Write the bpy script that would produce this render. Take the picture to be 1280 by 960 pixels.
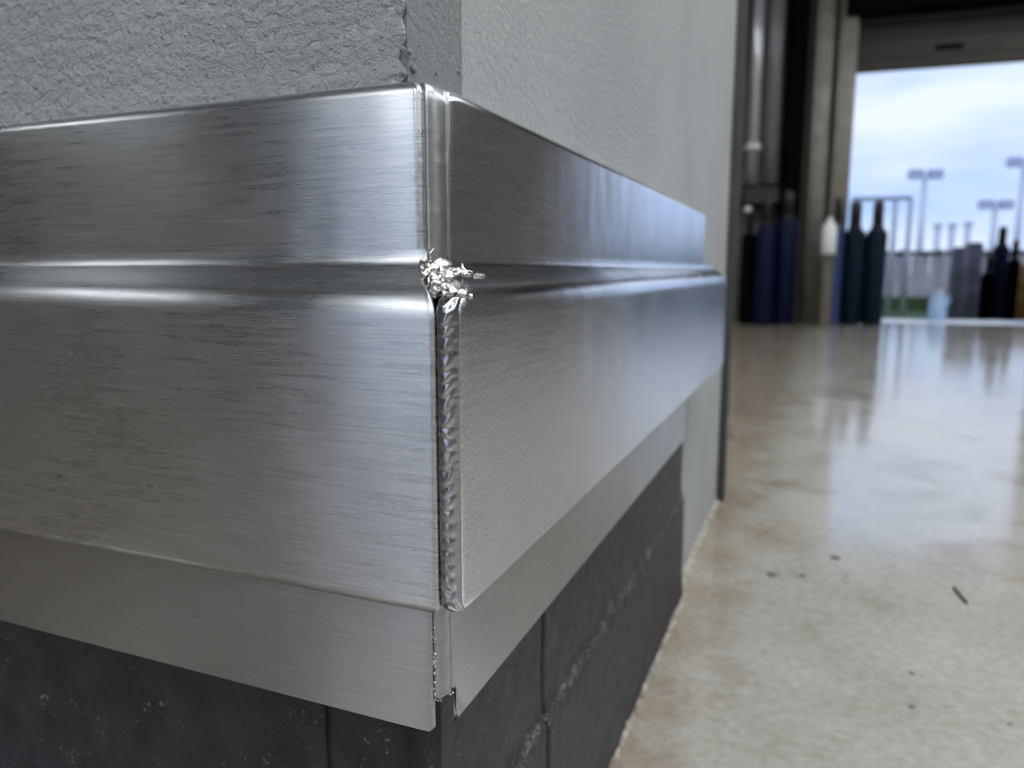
import bpy, bmesh, math, random
from mathutils import Vector, Matrix, noise

random.seed(7)
scene = bpy.context.scene
col = scene.collection
for o in list(bpy.data.objects):
    bpy.data.objects.remove(o, do_unlink=True)

# ------------------------------------------------------------------ camera
CAM = Vector((0.1788, -0.3581, 0.642))
FPX, YAW, PITCH = 936.0, math.radians(22.25), math.atan(142 / 936.0)
FW = Vector((-math.sin(YAW) * math.cos(PITCH), math.cos(YAW) * math.cos(PITCH), -math.sin(PITCH)))
RT = Vector((math.cos(YAW), math.sin(YAW), 0))
UP = RT.cross(FW)
cd = bpy.data.cameras.new('camera')
cam = bpy.data.objects.new('camera', cd)
col.objects.link(cam)
cam.matrix_world = Matrix((
    (RT.x, UP.x, -FW.x, CAM.x), (RT.y, UP.y, -FW.y, CAM.y), (RT.z, UP.z, -FW.z, CAM.z), (0, 0, 0, 1)))
cd.sensor_fit = 'HORIZONTAL'
cd.sensor_width = 36.0
cd.lens = 36.0 * FPX / 1280.0
cd.clip_start = 0.01
cd.clip_end = 500
cd.dof.use_dof = True
cd.dof.focus_distance = 0.45
cd.dof.aperture_fstop = 5.8
scene.camera = cam

# ------------------------------------------------------------------ world: bright overcast sky
w = bpy.data.worlds.new('sky')
scene.world = w
w.use_nodes = True
nt = w.node_tree
nt.nodes.clear()
tc = nt.nodes.new('ShaderNodeTexCoord')
mp = nt.nodes.new('ShaderNodeMapping'); mp.inputs['Scale'].default_value = (1, 1, 3.5)
nz = nt.nodes.new('ShaderNodeTexNoise'); nz.inputs['Scale'].default_value = 2.6; nz.inputs['Detail'].default_value = 4
rp = nt.nodes.new('ShaderNodeValToRGB')
rp.color_ramp.elements[0].position = 0.36; rp.color_ramp.elements[0].color = (0.47, 0.69, 1.12, 1)
rp.color_ramp.elements[1].position = 0.60; rp.color_ramp.elements[1].color = (0.88, 0.98, 1.18, 1)
bg = nt.nodes.new('ShaderNodeBackground'); bg.inputs['Strength'].default_value = 1.0
ow = nt.nodes.new('ShaderNodeOutputWorld')
L = nt.links.new
L(tc.outputs['Generated'], mp.inputs['Vector']); L(mp.outputs['Vector'], nz.inputs['Vector'])
L(nz.outputs['Fac'], rp.inputs['Fac']); L(rp.outputs['Color'], bg.inputs['Color']); L(bg.outputs[0], ow.inputs['Surface'])

vs = scene.view_settings
vs.view_transform = 'Standard'
vs.look = 'None'
vs.gamma = 1.0
vs.use_curve_mapping = False
vs.exposure = 0.0
ADDED_LAMP = 10.0          # radiance of the unseen ceiling lamps added to light the hall


# ------------------------------------------------------------------ pixel helpers (1280 x 960)
def ray(px, py):
    return FW + RT * ((px - 640) / FPX) - UP * ((py - 480) / FPX)
def on_x(px, py, X):
    r = ray(px, py); return CAM + r * ((X - CAM.x) / r.x)
def on_y(px, py, Y):
    r = ray(px, py); return CAM + r * ((Y - CAM.y) / r.y)
def on_z(px, py, Z=0.0):
    r = ray(px, py); return CAM + r * ((Z - CAM.z) / r.z)
def at_dist(px, py, D):
    """point on the pixel's ray at forward ground distance D"""
    r = ray(px, py); h = Vector((-math.sin(YAW), math.cos(YAW), 0))
    return CAM + r * (D / r.dot(h))


# ------------------------------------------------------------------ materials
def mat(name, color=(.5, .5, .5), rough=.5, metal=0.0, var=0.0, vscale=8.0, bump=0.0, bscale=40.0, bdist=.002,
        color2=None, emit=0.0, spec=.5, lo=.35, hi=.65, rvar=0.0):
    m = bpy.data.materials.new(name); m.use_nodes = True
    n = m.node_tree; b = n.nodes['Principled BSDF']
    b.inputs['Base Color'].default_value = (*color, 1)
    b.inputs['Roughness'].default_value = rough
    b.inputs['Metallic'].default_value = metal
    b.inputs['Specular IOR Level'].default_value = spec
    lk = n.links.new
    t = n.nodes.new('ShaderNodeTexCoord')
    if var or color2:
        z = n.nodes.new('ShaderNodeTexNoise'); z.inputs['Scale'].default_value = vscale; z.inputs['Detail'].default_value = 6
        lk(t.outputs['Object'], z.inputs['Vector'])
        r = n.nodes.new('ShaderNodeValToRGB')
        c2 = color2 or tuple(max(0, c * (1 - var)) for c in color)
        r.color_ramp.elements[0].position = lo; r.color_ramp.elements[0].color = (*c2, 1)
        r.color_ramp.elements[1].position = hi; r.color_ramp.elements[1].color = (*color, 1)
        lk(z.outputs['Fac'], r.inputs['Fac']); lk(r.outputs['Color'], b.inputs['Base Color'])
        if rvar:
            mr = n.nodes.new('ShaderNodeMapRange')
            mr.inputs['To Min'].default_value = rough - rvar; mr.inputs['To Max'].default_value = rough + rvar
            lk(z.outputs['Fac'], mr.inputs['Value']); lk(mr.outputs[0], b.inputs['Roughness'])
    if bump:
        z = n.nodes.new('ShaderNodeTexNoise'); z.inputs['Scale'].default_value = bscale; z.inputs['Detail'].default_value = 5
        lk(t.outputs['Object'], z.inputs['Vector'])
        u = n.nodes.new('ShaderNodeBump'); u.inputs['Strength'].default_value = bump; u.inputs['Distance'].default_value = bdist
        lk(z.outputs['Fac'], u.inputs['Height']); lk(u.outputs[0], b.inputs['Normal'])
    if emit:
        b.inputs['Emission Color'].default_value = (*color, 1); b.inputs['Emission Strength'].default_value = emit
    return m


def nd(n, kind, **kw):
    x = n.nodes.new(kind)
    for k, v in kw.items():
        if k in x.inputs: x.inputs[k].default_value = v
        else: setattr(x, k, v)
    return x


def steel(name, color=(.62, .62, .615), rough=.30, aniso=.65, streak=1.0, grit=0.0, patch=0.0):
    """brushed stainless sheet; the brush lines run level along each face"""
    m = bpy.data.materials.new(name); m.use_nodes = True
    n = m.node_tree; b = n.nodes['Principled BSDF']; lk = n.links.new
    b.inputs['Base Color'].default_value = (*color, 1)
    b.inputs['Metallic'].default_value = 1.0
    b.inputs['Anisotropic'].default_value = aniso
    tc = nd(n, 'ShaderNodeTexCoord'); sp = nd(n, 'ShaderNodeSeparateXYZ'); lk(tc.outputs['Object'], sp.inputs[0])
    run = nd(n, 'ShaderNodeMath', operation='SUBTRACT'); lk(sp.outputs['X'], run.inputs[0]); lk(sp.outputs['Y'], run.inputs[1])
    def coord(a, c):
        m1 = nd(n, 'ShaderNodeMath', operation='MULTIPLY'); lk(run.outputs[0], m1.inputs[0]); m1.inputs[1].default_value = a
        m2 = nd(n, 'ShaderNodeMath', operation='MULTIPLY'); lk(sp.outputs['Z'], m2.inputs[0]); m2.inputs[1].default_value = c
        cb = nd(n, 'ShaderNodeCombineXYZ'); lk(m1.outputs[0], cb.inputs[0]); lk(m2.outputs[0], cb.inputs[1])
        return cb.outputs[0]
    fine = nd(n, 'ShaderNodeTexNoise', Scale=1.0, Detail=3.0, Roughness=.65); lk(coord(22, 900), fine.inputs['Vector'])
    mid = nd(n, 'ShaderNodeTexNoise', Scale=1.0, Detail=4.0, Roughness=.6); lk(coord(14, 330), mid.inputs['Vector'])
    wide = nd(n, 'ShaderNodeTexNoise', Scale=1.0, Detail=2.0); lk(coord(9, 5), wide.inputs['Vector'])
    cmix = nd(n, 'ShaderNodeMix'); cmix.inputs[0].default_value = .6; lk(mid.outputs['Fac'], cmix.inputs[2]); lk(fine.outputs['Fac'], cmix.inputs[3])
    cr = nd(n, 'ShaderNodeValToRGB'); cr.color_ramp.elements[0].position = .36; cr.color_ramp.elements[1].position = .66
    cr.color_ramp.elements[0].color = (*[c * (1 - .16 * streak) for c in color], 1); cr.color_ramp.elements[1].color = (*[min(1, c * (1 + .16 * streak)) for c in color], 1)
    lk(cmix.outputs[0], cr.inputs['Fac']); lk(cr.outputs['Color'], b.inputs['Base Color'])
    # tangent upwards: the roughness spreads across the brush lines
    tg = nd(n, 'ShaderNodeCombineXYZ'); tg.inputs[2].default_value = 1.0
    lk(tg.outputs[0], b.inputs['Tangent'])
    # roughness
    r1 = nd(n, 'ShaderNodeMapRange'); r1.inputs['From Min'].default_value = .3; r1.inputs['From Max'].default_value = .7
    r1.inputs['To Min'].default_value = rough - .05; r1.inputs['To Max'].default_value = rough + .07
    mx = nd(n, 'ShaderNodeMix'); mx.inputs[0].default_value = .5
    lk(mid.outputs['Fac'], mx.inputs[2]); lk(wide.outputs['Fac'], mx.inputs[3])
    lk(mx.outputs[0], r1.inputs['Value']); lk(r1.outputs[0], b.inputs['Roughness'])
    # bumps: fine brush lines, oil-canning, optional gritty scratches
    b1 = nd(n, 'ShaderNodeBump', Strength=.06 * streak, Distance=.0003); lk(fine.outputs['Fac'], b1.inputs['Height'])
    b2 = nd(n, 'ShaderNodeBump', Strength=.03 * streak, Distance=.0004); lk(mid.outputs['Fac'], b2.inputs['Height']); lk(b1.outputs[0], b2.inputs['Normal'])
    b3 = nd(n, 'ShaderNodeBump', Strength=.5, Distance=.0022); lk(wide.outputs['Fac'], b3.inputs['Height']); lk(b2.outputs[0], b3.inputs['Normal'])
    last = b3
    if grit:
        g = nd(n, 'ShaderNodeTexNoise', Scale=1.0, Detail=3.0, Roughness=.7)
        rot = nd(n, 'ShaderNodeMapping'); rot.inputs['Rotation'].default_value = (0, 0, .55); rot.inputs['Scale'].default_value = (330, 900, 1)
        lk(coord(1, 1), rot.inputs['Vector']); lk(rot.outputs[0], g.inputs['Vector'])
        b4 = nd(n, 'ShaderNodeBump', Strength=grit * .45, Distance=.0007); lk(g.outputs['Fac'], b4.inputs['Height']); lk(last.outputs[0], b4.inputs['Normal'])
        last = b4
        gr = nd(n, 'ShaderNodeValToRGB'); gr.color_ramp.elements[0].position = .34; gr.color_ramp.elements[0].color = (.72, .72, .72, 1)
        gr.color_ramp.elements[1].position = .60; gr.color_ramp.elements[1].color = (1.12, 1.12, 1.12, 1); lk(g.outputs['Fac'], gr.inputs['Fac'])
        gm = nd(n, 'ShaderNodeMix', data_type='RGBA', blend_type='MULTIPLY'); gm.inputs[0].default_value = min(1.0, grit * 5)
        lk(cr.outputs['Color'], gm.inputs[6]); lk(gr.outputs['Color'], gm.inputs[7]); lk(gm.outputs[2], b.inputs['Base Color'])
    lk(last.outputs[0], b.inputs['Normal'])
    return m


def plaster(name, c1, c2, scale, strength, dist, stretch=(1, 1, 1), ridge=True):
    m = bpy.data.materials.new(name); m.use_nodes = True
    n = m.node_tree; b = n.nodes['Principled BSDF']; lk = n.links.new
    tc = nd(n, 'ShaderNodeTexCoord'); mp = nd(n, 'ShaderNodeMapping'); mp.inputs['Scale'].default_value = stretch
    lk(tc.outputs['Object'], mp.inputs['Vector'])
    a = nd(n, 'ShaderNodeTexNoise', Scale=scale, Detail=6.0, Roughness=.55, Distortion=.1); lk(mp.outputs[0], a.inputs['Vector'])
    s = nd(n, 'ShaderNodeTexNoise', Scale=scale * 3.7, Detail=4.0, Roughness=.6); lk(mp.outputs[0], s.inputs['Vector'])
    big = nd(n, 'ShaderNodeTexNoise', Scale=5.0, Detail=4.0); lk(tc.outputs['Object'], big.inputs['Vector'])
    rp = nd(n, 'ShaderNodeValToRGB'); rp.color_ramp.elements[0].position = .3; rp.color_ramp.elements[1].position = .7
    rp.color_ramp.elements[0].color = (*c1, 1); rp.color_ramp.elements[1].color = (*c2, 1)
    lk(big.outputs['Fac'], rp.inputs['Fac']); lk(rp.outputs['Color'], b.inputs['Base Color'])
    b.inputs['Roughness'].default_value = .55
    b.inputs['Specular IOR Level'].default_value = .35
    if ridge:
        cr = nd(n, 'ShaderNodeValToRGB'); cr.color_ramp.elements[0].position = .36; cr.color_ramp.elements[1].position = .68
        lk(a.outputs['Fac'], cr.inputs['Fac']); ah = cr.outputs['Color']
    else:
        ah = a.outputs['Fac']
    b1 = nd(n, 'ShaderNodeBump', Strength=strength, Distance=dist); lk(ah, b1.inputs['Height'])
    b2 = nd(n, 'ShaderNodeBump', Strength=strength * .8, Distance=dist * .4); lk(s.outputs['Fac'], b2.inputs['Height']); lk(b1.outputs[0], b2.inputs['Normal'])
    lk(b2.outputs[0], b.inputs['Normal'])
    return m


def concrete_floor(name):
    m = bpy.data.materials.new(name); m.use_nodes = True
    n = m.node_tree; b = n.nodes['Principled BSDF']; lk = n.links.new
    tc = nd(n, 'ShaderNodeTexCoord'); P = tc.outputs['Object']
    a = nd(n, 'ShaderNodeTexNoise', Scale=3.2, Detail=7.0, Roughness=.62, Distortion=.6); lk(P, a.inputs['Vector'])
    f = nd(n, 'ShaderNodeTexNoise', Scale=60.0, Detail=5.0, Roughness=.7); lk(P, f.inputs['Vector'])
    r1 = nd(n, 'ShaderNodeValToRGB')
    e = r1.color_ramp.elements; e[0].position = .28; e[0].color = (.27, .243, .208, 1); e[1].position = .72; e[1].color = (.405, .388, .362, 1)
    x = e.new(.45); x.color = (.35, .33, .30, 1)
    lk(a.outputs['Fac'], r1.inputs['Fac'])
    r2 = nd(n, 'ShaderNodeValToRGB'); e = r2.color_ramp.elements
    e[0].position = .3; e[0].color = (.62, .58, .54, 1); e[1].position = .62; e[1].color = (1, 1, 1, 1)
    lk(f.outputs['Fac'], r2.inputs['Fac'])
    mu = nd(n, 'ShaderNodeMix', data_type='RGBA', blend_type='MULTIPLY'); mu.inputs[0].default_value = .7
    lk(r1.outputs['Color'], mu.inputs[6]); lk(r2.outputs['Color'], mu.inputs[7])
    # rusty brown stains scattered over the slab
    st = nd(n, 'ShaderNodeTexNoise', Scale=2.1, Detail=5.0, Roughness=.55, Distortion=1.2); lk(P, st.inputs['Vector'])
    r3 = nd(n, 'ShaderNodeValToRGB'); e = r3.color_ramp.elements
    e[0].position = .56; e[0].color = (0, 0, 0, 1); e[1].position = .70; e[1].color = (.7, .7, .7, 1)
    lk(st.outputs['Fac'], r3.inputs['Fac'])
    m2 = nd(n, 'ShaderNodeMix', data_type='RGBA', blend_type='MULTIPLY'); lk(r3.outputs['Color'], m2.inputs[0])
    lk(mu.outputs[2], m2.inputs[6]); m2.inputs[7].default_value = (.66, .56, .46, 1)
    # trodden dirt along the foot of the wall and one old spill
    sx = nd(n, 'ShaderNodeSeparateXYZ'); lk(P, sx.inputs[0])
    dn = nd(n, 'ShaderNodeTexNoise', Scale=7.0, Detail=6.0, Roughness=.65); lk(P, dn.inputs['Vector'])
    q = nd(n, 'ShaderNodeMapRange'); q.inputs['From Min'].default_value = -.05; q.inputs['From Max'].default_value = .22
    q.inputs['To Min'].default_value = .62; q.inputs['To Max'].default_value = -.1; lk(sx.outputs['X'], q.inputs['Value'])
    c0 = on_z(955, 668)
    vd = nd(n, 'ShaderNodeVectorMath', operation='SUBTRACT'); lk(P, vd.inputs[0]); vd.inputs[1].default_value = tuple(c0)
    vs_ = nd(n, 'ShaderNodeVectorMath', operation='MULTIPLY'); lk(vd.outputs[0], vs_.inputs[0]); vs_.inputs[1].default_value = (1.0, .75, 0)
    ln = nd(n, 'ShaderNodeVectorMath', operation='LENGTH'); lk(vs_.outputs[0], ln.inputs[0])
    q2 = nd(n, 'ShaderNodeMapRange'); q2.inputs['From Min'].default_value = .02; q2.inputs['From Max'].default_value = .17
    q2.inputs['To Min'].default_value = .55; q2.inputs['To Max'].default_value = 0; lk(ln.outputs['Value'], q2.inputs['Value'])
    mxx = nd(n, 'ShaderNodeMath', operation='MAXIMUM'); lk(q.outputs[0], mxx.inputs[0]); lk(q2.outputs[0], mxx.inputs[1])
    ad = nd(n, 'ShaderNodeMath', operation='ADD'); lk(mxx.outputs[0], ad.inputs[0]); lk(dn.outputs['Fac'], ad.inputs[1])
    rr2 = nd(n, 'ShaderNodeMapRange'); rr2.inputs['From Min'].default_value = .72; rr2.inputs['From Max'].default_value = 1.05
    lk(ad.outputs[0], rr2.inputs['Value'])
    m3 = nd(n, 'ShaderNodeMix', data_type='RGBA', blend_type='MULTIPLY'); lk(rr2.outputs[0], m3.inputs[0])
    lk(m2.outputs[2], m3.inputs[6]); m3.inputs[7].default_value = (.74, .66, .57, 1)
    lk(m3.outputs[2], b.inputs['Base Color'])
    rr = nd(n, 'ShaderNodeMapRange'); rr.inputs['From Min'].default_value = .3; rr.inputs['From Max'].default_value = .7
    rr.inputs['To Min'].default_value = .06; rr.inputs['To Max'].default_value = .15
    lk(a.outputs['Fac'], rr.inputs['Value']); lk(rr.outputs[0], b.inputs['Roughness'])
    b.inputs['IOR'].default_value = 1.75
    w1 = nd(n, 'ShaderNodeTexNoise', Scale=9.0, Detail=3.0); lk(P, w1.inputs['Vector'])
    b1 = nd(n, 'ShaderNodeBump', Strength=.10, Distance=.003); lk(w1.outputs['Fac'], b1.inputs['Height'])
    b2 = nd(n, 'ShaderNodeBump', Strength=.12, Distance=.0012); lk(f.outputs['Fac'], b2.inputs['Height']); lk(b1.outputs[0], b2.inputs['Normal'])
    lk(b2.outputs[0], b.inputs['Normal'])
    return m


def base_mat(worn):
    """charcoal masonry paint with pale chips, more of them along the worn edge of the cove"""
    m = mat('charcoal_masonry_paint', (.022, .0235, .028), .46, var=.4, vscale=30, bump=.7, bscale=170, bdist=.0022, spec=.33)
    n = m.node_tree; lk = n.links.new; b = n.nodes['Principled BSDF']
    tc = nd(n, 'ShaderNodeTexCoord')
    sk = nd(n, 'ShaderNodeTexNoise', Scale=330.0, Detail=2.0); lk(tc.outputs['Object'], sk.inputs['Vector'])
    cl = nd(n, 'ShaderNodeTexNoise', Scale=38.0, Detail=4.0); lk(tc.outputs['Object'], cl.inputs['Vector'])
    sp = nd(n, 'ShaderNodeSeparateXYZ'); lk(tc.outputs['Object'], sp.inputs[0])
    d = nd(n, 'ShaderNodeMath', operation='SUBTRACT'); lk(sp.outputs['Z'], d.inputs[0]); d.inputs[1].default_value = .203
    ab = nd(n, 'ShaderNodeMath', operation='ABSOLUTE'); lk(d.outputs[0], ab.inputs[0])
    ed = nd(n, 'ShaderNodeMapRange'); ed.inputs['From Min'].default_value = 0; ed.inputs['From Max'].default_value = .014
    ed.inputs['To Min'].default_value = worn; ed.inputs['To Max'].default_value = 0; lk(ab.outputs[0], ed.inputs['Value'])
    s1 = nd(n, 'ShaderNodeMath', operation='MULTIPLY'); lk(cl.outputs['Fac'], s1.inputs[0]); s1.inputs[1].default_value = .55
    s2 = nd(n, 'ShaderNodeMath', operation='ADD'); lk(s1.outputs[0], s2.inputs[0]); lk(sk.outputs['Fac'], s2.inputs[1])
    s3 = nd(n, 'ShaderNodeMath', operation='ADD'); lk(s2.outputs[0], s3.inputs[0]); lk(ed.outputs[0], s3.inputs[1])
    rp = nd(n, 'ShaderNodeMapRange'); rp.inputs['From Min'].default_value = .98; rp.inputs['From Max'].default_value = 1.04
    lk(s3.outputs[0], rp.inputs['Value'])
    mx = nd(n, 'ShaderNodeMix', data_type='RGBA'); lk(rp.outputs[0], mx.inputs[0])
    lk(b.inputs['Base Color'].links[0].from_socket, mx.inputs[6]); mx.inputs[7].default_value = (.17, .17, .178, 1)
    lk(mx.outputs[2], b.inputs['Base Color'])
    return m


M = {}
M['steel_left'] = steel('brushed_steel', (.53, .54, .555), rough=.28, aniso=.86, streak=1.0)
M['steel_right'] = steel('scratched_steel', (.72, .735, .775), rough=.19, aniso=.93, streak=.5, grit=.2)
M['steel_low'] = steel('dull_steel', (.42, .422, .425), rough=.31, aniso=.8, streak=.6, grit=.04)
M['weld'] = mat('weld_metal', (.52, .53, .55), .22, 1.0, var=.25, vscale=70, bump=.10, bscale=300, bdist=.0005)
M['spatter'] = mat('weld_spatter_metal', (.62, .60, .565), .27, 1.0, var=.3, vscale=220, bump=.12, bscale=400, bdist=.0005)
M['plaster_left'] = plaster('rough_painted_plaster', (.33, .34, .355), (.385, .395, .41), 125, 1.0, .0036, (1, 1, 1.25))
M['plaster_right'] = plaster('fine_painted_stucco', (.31, .315, .315), (.35, .355, .355), 170, 1.0, .0032, (1, 1, .9), ridge=False)
M['mortar'] = plaster('bare_grey_mortar', (.165, .17, .175), (.205, .21, .215), 170, .9, .003, ridge=False)
M['core'] = mat('wall_core', (.25, .25, .25), .8, var=.2)
M['base'] = base_mat(.17)
M['base_front'] = base_mat(0.0)
M['floor'] = concrete_floor('polished_concrete')
M['mortar_edge'] = mat('mortar_lumps', (.36, .33, .28), .8, color2=(.12, .10, .08), vscale=45, bump=.6, bscale=130)
M['dark_trim'] = mat('dark_rubber', (.05, .052, .05), .55, var=.3)
M['wall_room'] = mat('hall_wall_paint', (.085, .078, .07), .6, var=.15, vscale=1.5)
M['ceiling'] = mat('ceiling_steel_deck', (.14, .14, .14), .6, var=.15, vscale=1.0)
M['tan'] = mat('tan_paint', (.26, .235, .20), .45, var=.3, vscale=6)
M['tan_dark'] = mat('brown_paint', (.12, .10, .075), .5, var=.3, vscale=6)
M['tan_slat'] = mat('tan_slat_paint', (.05, .043, .036), .6, spec=.25, var=.2, vscale=3)
M['black'] = mat('black_paint', (.002, .002, .002), .9, var=.3, spec=.05)
M['galv'] = mat('galvanised_pipe', (.55, .56, .58), .35, .6, var=.2, vscale=12)
M['gpipe'] = mat('grey_pipe_paint', (.16, .165, .175), .4, var=.2, vscale=10)
M['navy'] = mat('navy_paint', (.0035, .007, .034), .55, spec=.15, var=.4, vscale=10)
M['teal'] = mat('dark_teal_paint', (.003, .014, .028), .55, spec=.15, var=.4, vscale=8)
M['blue'] = mat('blue_paint', (.02, .05, .16), .4, var=.35, vscale=9)
M['valve'] = mat('dark_valve_metal', (.008, .009, .011), .5, 0.0, var=.3, vscale=20)
M['white_plastic'] = mat('white_plastic', (.72, .72, .70), .4, var=.12, vscale=14)
M['pale_blue'] = mat('pale_blue_plastic', (.42, .58, .82), .35, var=.15, vscale=10)
M['grey_drum'] = mat('mauve_grey_paint', (.17, .16, .21), .45, var=.3, vscale=6)
M['orange'] = mat('orange_paint', (.42, .17, .02), .45, var=.3, vscale=8)
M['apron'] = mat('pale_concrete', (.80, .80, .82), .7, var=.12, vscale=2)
M['grass'] = mat('grass_soil', (.07, .12, .03), .9, color2=(.03, .06, .015), vscale=6, bump=.6, bscale=20, bdist=.03)
M['field'] = mat('far_ground', (.35, .33, .30), .9, var=.2, vscale=.2)
M['fence'] = mat('pinkish_sheet', (.56, .49, .53), .6, var=.15, vscale=2)
M['rail'] = mat('dark_rail', (.06, .05, .06), .6, var=.3)
M['pole'] = mat('halo_pale_steel', (.74, .80, .92), .5, 0.0, var=.1)  # overexposed sky halo put into the colour, paler and bluer than the metal
M['lampgrey'] = mat('lamp_halo_blue', (.50, .58, .80), .5, var=.1)  # floodlights paled the same way, halo mixed into their colour
M['housing'] = mat('added_lamp_housing', (.7, .7, .7), .5, var=.1)
M['glow'] = mat('added_lamp_diffuser', (.92, .97, 1.0), .5, emit=ADDED_LAMP)
M['nail'] = mat('rusty_nail', (.10, .085, .07), .5, .6, var=.4, vscale=60)


# ------------------------------------------------------------------ mesh helpers
def mesh(name, V, F, m, parent=None, smooth=True, origin=None):
    o3 = Vector(origin) if origin is not None else (parent.location if parent is not None and parent.parent is None else Vector((0, 0, 0)))
    if parent is not None and parent.parent is not None:
        o3 = parent.matrix_local.translation + parent.parent.location
    me = bpy.data.meshes.new(name)
    me.from_pydata([tuple(Vector(v) - o3) for v in V], [], F)
    bm = bmesh.new(); bm.from_mesh(me)
    bmesh.ops.recalc_face_normals(bm, faces=bm.faces)
    bm.to_mesh(me); bm.free()
    me.polygons.foreach_set('use_smooth', [smooth] * len(me.polygons))
    me.materials.append(M[m] if isinstance(m, str) else m)
    ob = bpy.data.objects.new(name, me); col.objects.link(ob)
    if parent is not None: ob.parent = parent
    elif origin is not None: ob.location = o3
    return ob

def empty(name, loc, label=None, cat=None, group=None):
    o = bpy.data.objects.new(name, None); col.objects.link(o); o.location = loc; o.empty_display_size = .05
    if label: tag(o, label, cat, group)
    return o

def tag(o, label, cat, group=None):
    o['label'] = label; o['category'] = cat
    if group: o['group'] = group
    return o

def struct(o, label=None):
    o['kind'] = 'structure'
    if label: o['label'] = label
    return o

def box_data(x0, x1, y0, y1, z0, z1):
    V = [(x, y, z) for x in (x0, x1) for y in (y0, y1) for z in (z0, z1)]
    F = [(0, 1, 3, 2), (4, 6, 7, 5), (0, 4, 5, 1), (2, 3, 7, 6), (0, 2, 6, 4), (1, 5, 7, 3)]
    return V, F

def join(parts):
    V, F = [], []
    for v, f in parts:
        n = len(V); V += list(v); F += [tuple(i + n for i in q) for q in f]
    return V, F

def bevel_box(name, lo, hi, m, parent=None, r=.004, origin=None, rotz=0.0, pivot=None):
    V, F = box_data(lo[0], hi[0], lo[1], hi[1], lo[2], hi[2])
    bm = bmesh.new(); vs_ = [bm.verts.new(v) for v in V]
    for f in F: bm.faces.new([vs_[i] for i in f])
    bmesh.ops.recalc_face_normals(bm, faces=bm.faces)
    if r: bmesh.ops.bevel(bm, geom=list(bm.edges), offset=r, segments=2, affect='EDGES', profile=.6)
    if rotz:
        bmesh.ops.rotate(bm, verts=bm.verts, cent=pivot, matrix=Matrix.Rotation(rotz, 3, 'Z'))
    bm.verts.index_update()
    V = [tuple(v.co) for v in bm.verts]; F = [tuple(v.index for v in f.verts) for f in bm.faces]; bm.free()
    return mesh(name, V, F, m, parent, False, origin)

def lathe_data(prof, c, n=24):
    """prof: (radius, z) from bottom to top, closed at the ends"""
    V, F = [], []
    for r, z in prof:
        for k in range(n):
            a = 2 * math.pi * k / n
            V.append((c[0] + r * math.cos(a), c[1] + r * math.sin(a), c[2] + z))
    for i in range(len(prof) - 1):
        for k in range(n):
            k2 = (k + 1) % n
            F.append((i * n + k, i * n + k2, (i + 1) * n + k2, (i + 1) * n + k))
    F.append(tuple(range(n))[::-1]); F.append(tuple((len(prof) - 1) * n + k for k in range(n)))
    return V, F

def tube_data(path, r, n=12):
    V, F = [], []
    path = [Vector(p) for p in path]
    for i, p in enumerate(path):
        t = (path[min(i + 1, len(path) - 1)] - path[max(i - 1, 0)]).normalized()
        a = t.orthogonal().normalized() if i == 0 else (a - t * a.dot(t)).normalized()
        b = t.cross(a)
        rr = r[i] if isinstance(r, (list, tuple)) else r
        for k in range(n):
            an = 2 * math.pi * k / n
            V.append(tuple(p + a * rr * math.cos(an) + b * rr * math.sin(an)))
    for i in range(len(path) - 1):
        for k in range(n):
            k2 = (k + 1) % n
            F.append((i * n + k, i * n + k2, (i + 1) * n + k2, (i + 1) * n + k))
    F.append(tuple(range(n))[::-1]); F.append(tuple((len(path) - 1) * n + k for k in range(n)))
    return V, F

def grid_faces(nu, nv, base=0):
    return [(base + i * nv + j, base + (i + 1) * nv + j, base + (i + 1) * nv + j + 1, base + i * nv + j + 1)
            for i in range(nu - 1) for j in range(nv - 1)]

def nz3(x, y, z): return noise.noise(Vector((x, y, z)))


# ================================================================== STRUCTURE
# room shell ---------------------------------------------------------
DA = math.radians(5)                                  # the door wall stands slightly askew to the stub wall
DU = Vector((math.cos(DA), math.sin(DA), 0)); DN = Vector((-math.sin(DA), math.cos(DA), 0))
D0 = on_z(1105, 404)                                  # foot of the opening
def dw(s, n, z): return D0 + DU * s + DN * n + Vector((0, 0, z))   # door-wall coordinates
def dpx(px, py, n=0.0):
    """pixel -> (s, z) on the vertical plane parallel to the door wall, n metres behind it"""
    r = ray(px, py); o = D0 + DN * n
    t = (o - CAM).dot(DN) / r.dot(DN); p = CAM + r * t - D0
    return p.dot(DU), p.z
S0 = dpx(1061, 200)[0]; S1 = S0 + 2.15; ZTOP = 3.55
ZB = dpx(1170, 82)[1]                                  # lower edge of the half-raised door

fl = mesh('floor', *(lambda X0, X1, Y0: ([(X0, Y0, 0), (X1, Y0, 0), tuple(dw(9, 0.12, 0)), tuple(dw(-9, 0.12, 0)),
          (X0, Y0, -.2), (X1, Y0, -.2), tuple(dw(9, 0.12, -.2)), tuple(dw(-9, 0.12, -.2))],
          [(0, 1, 2, 3), (4, 7, 6, 5), (0, 4, 5, 1), (1, 5, 6, 2), (2, 6, 7, 3), (3, 7, 4, 0)]))(-8, 9.8, -9.2), 'floor', None, False)
struct(fl, 'polished beige concrete floor with brown stains')
V, F = box_data(-8, 9.8, -9.2, 11.2, 5.0, 5.15)
struct(mesh('ceiling', V, F, 'ceiling', None, False), 'grey metal deck ceiling of the hall')
def wall_seg(s0, s1, z0, z1, n0=0.0, n1=.2):
    V = [tuple(dw(s, n, z)) for s in (s0, s1) for n in (n0, n1) for z in (z0, z1)]
    return V, box_data(0, 1, 0, 1, 0, 1)[1]
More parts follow.
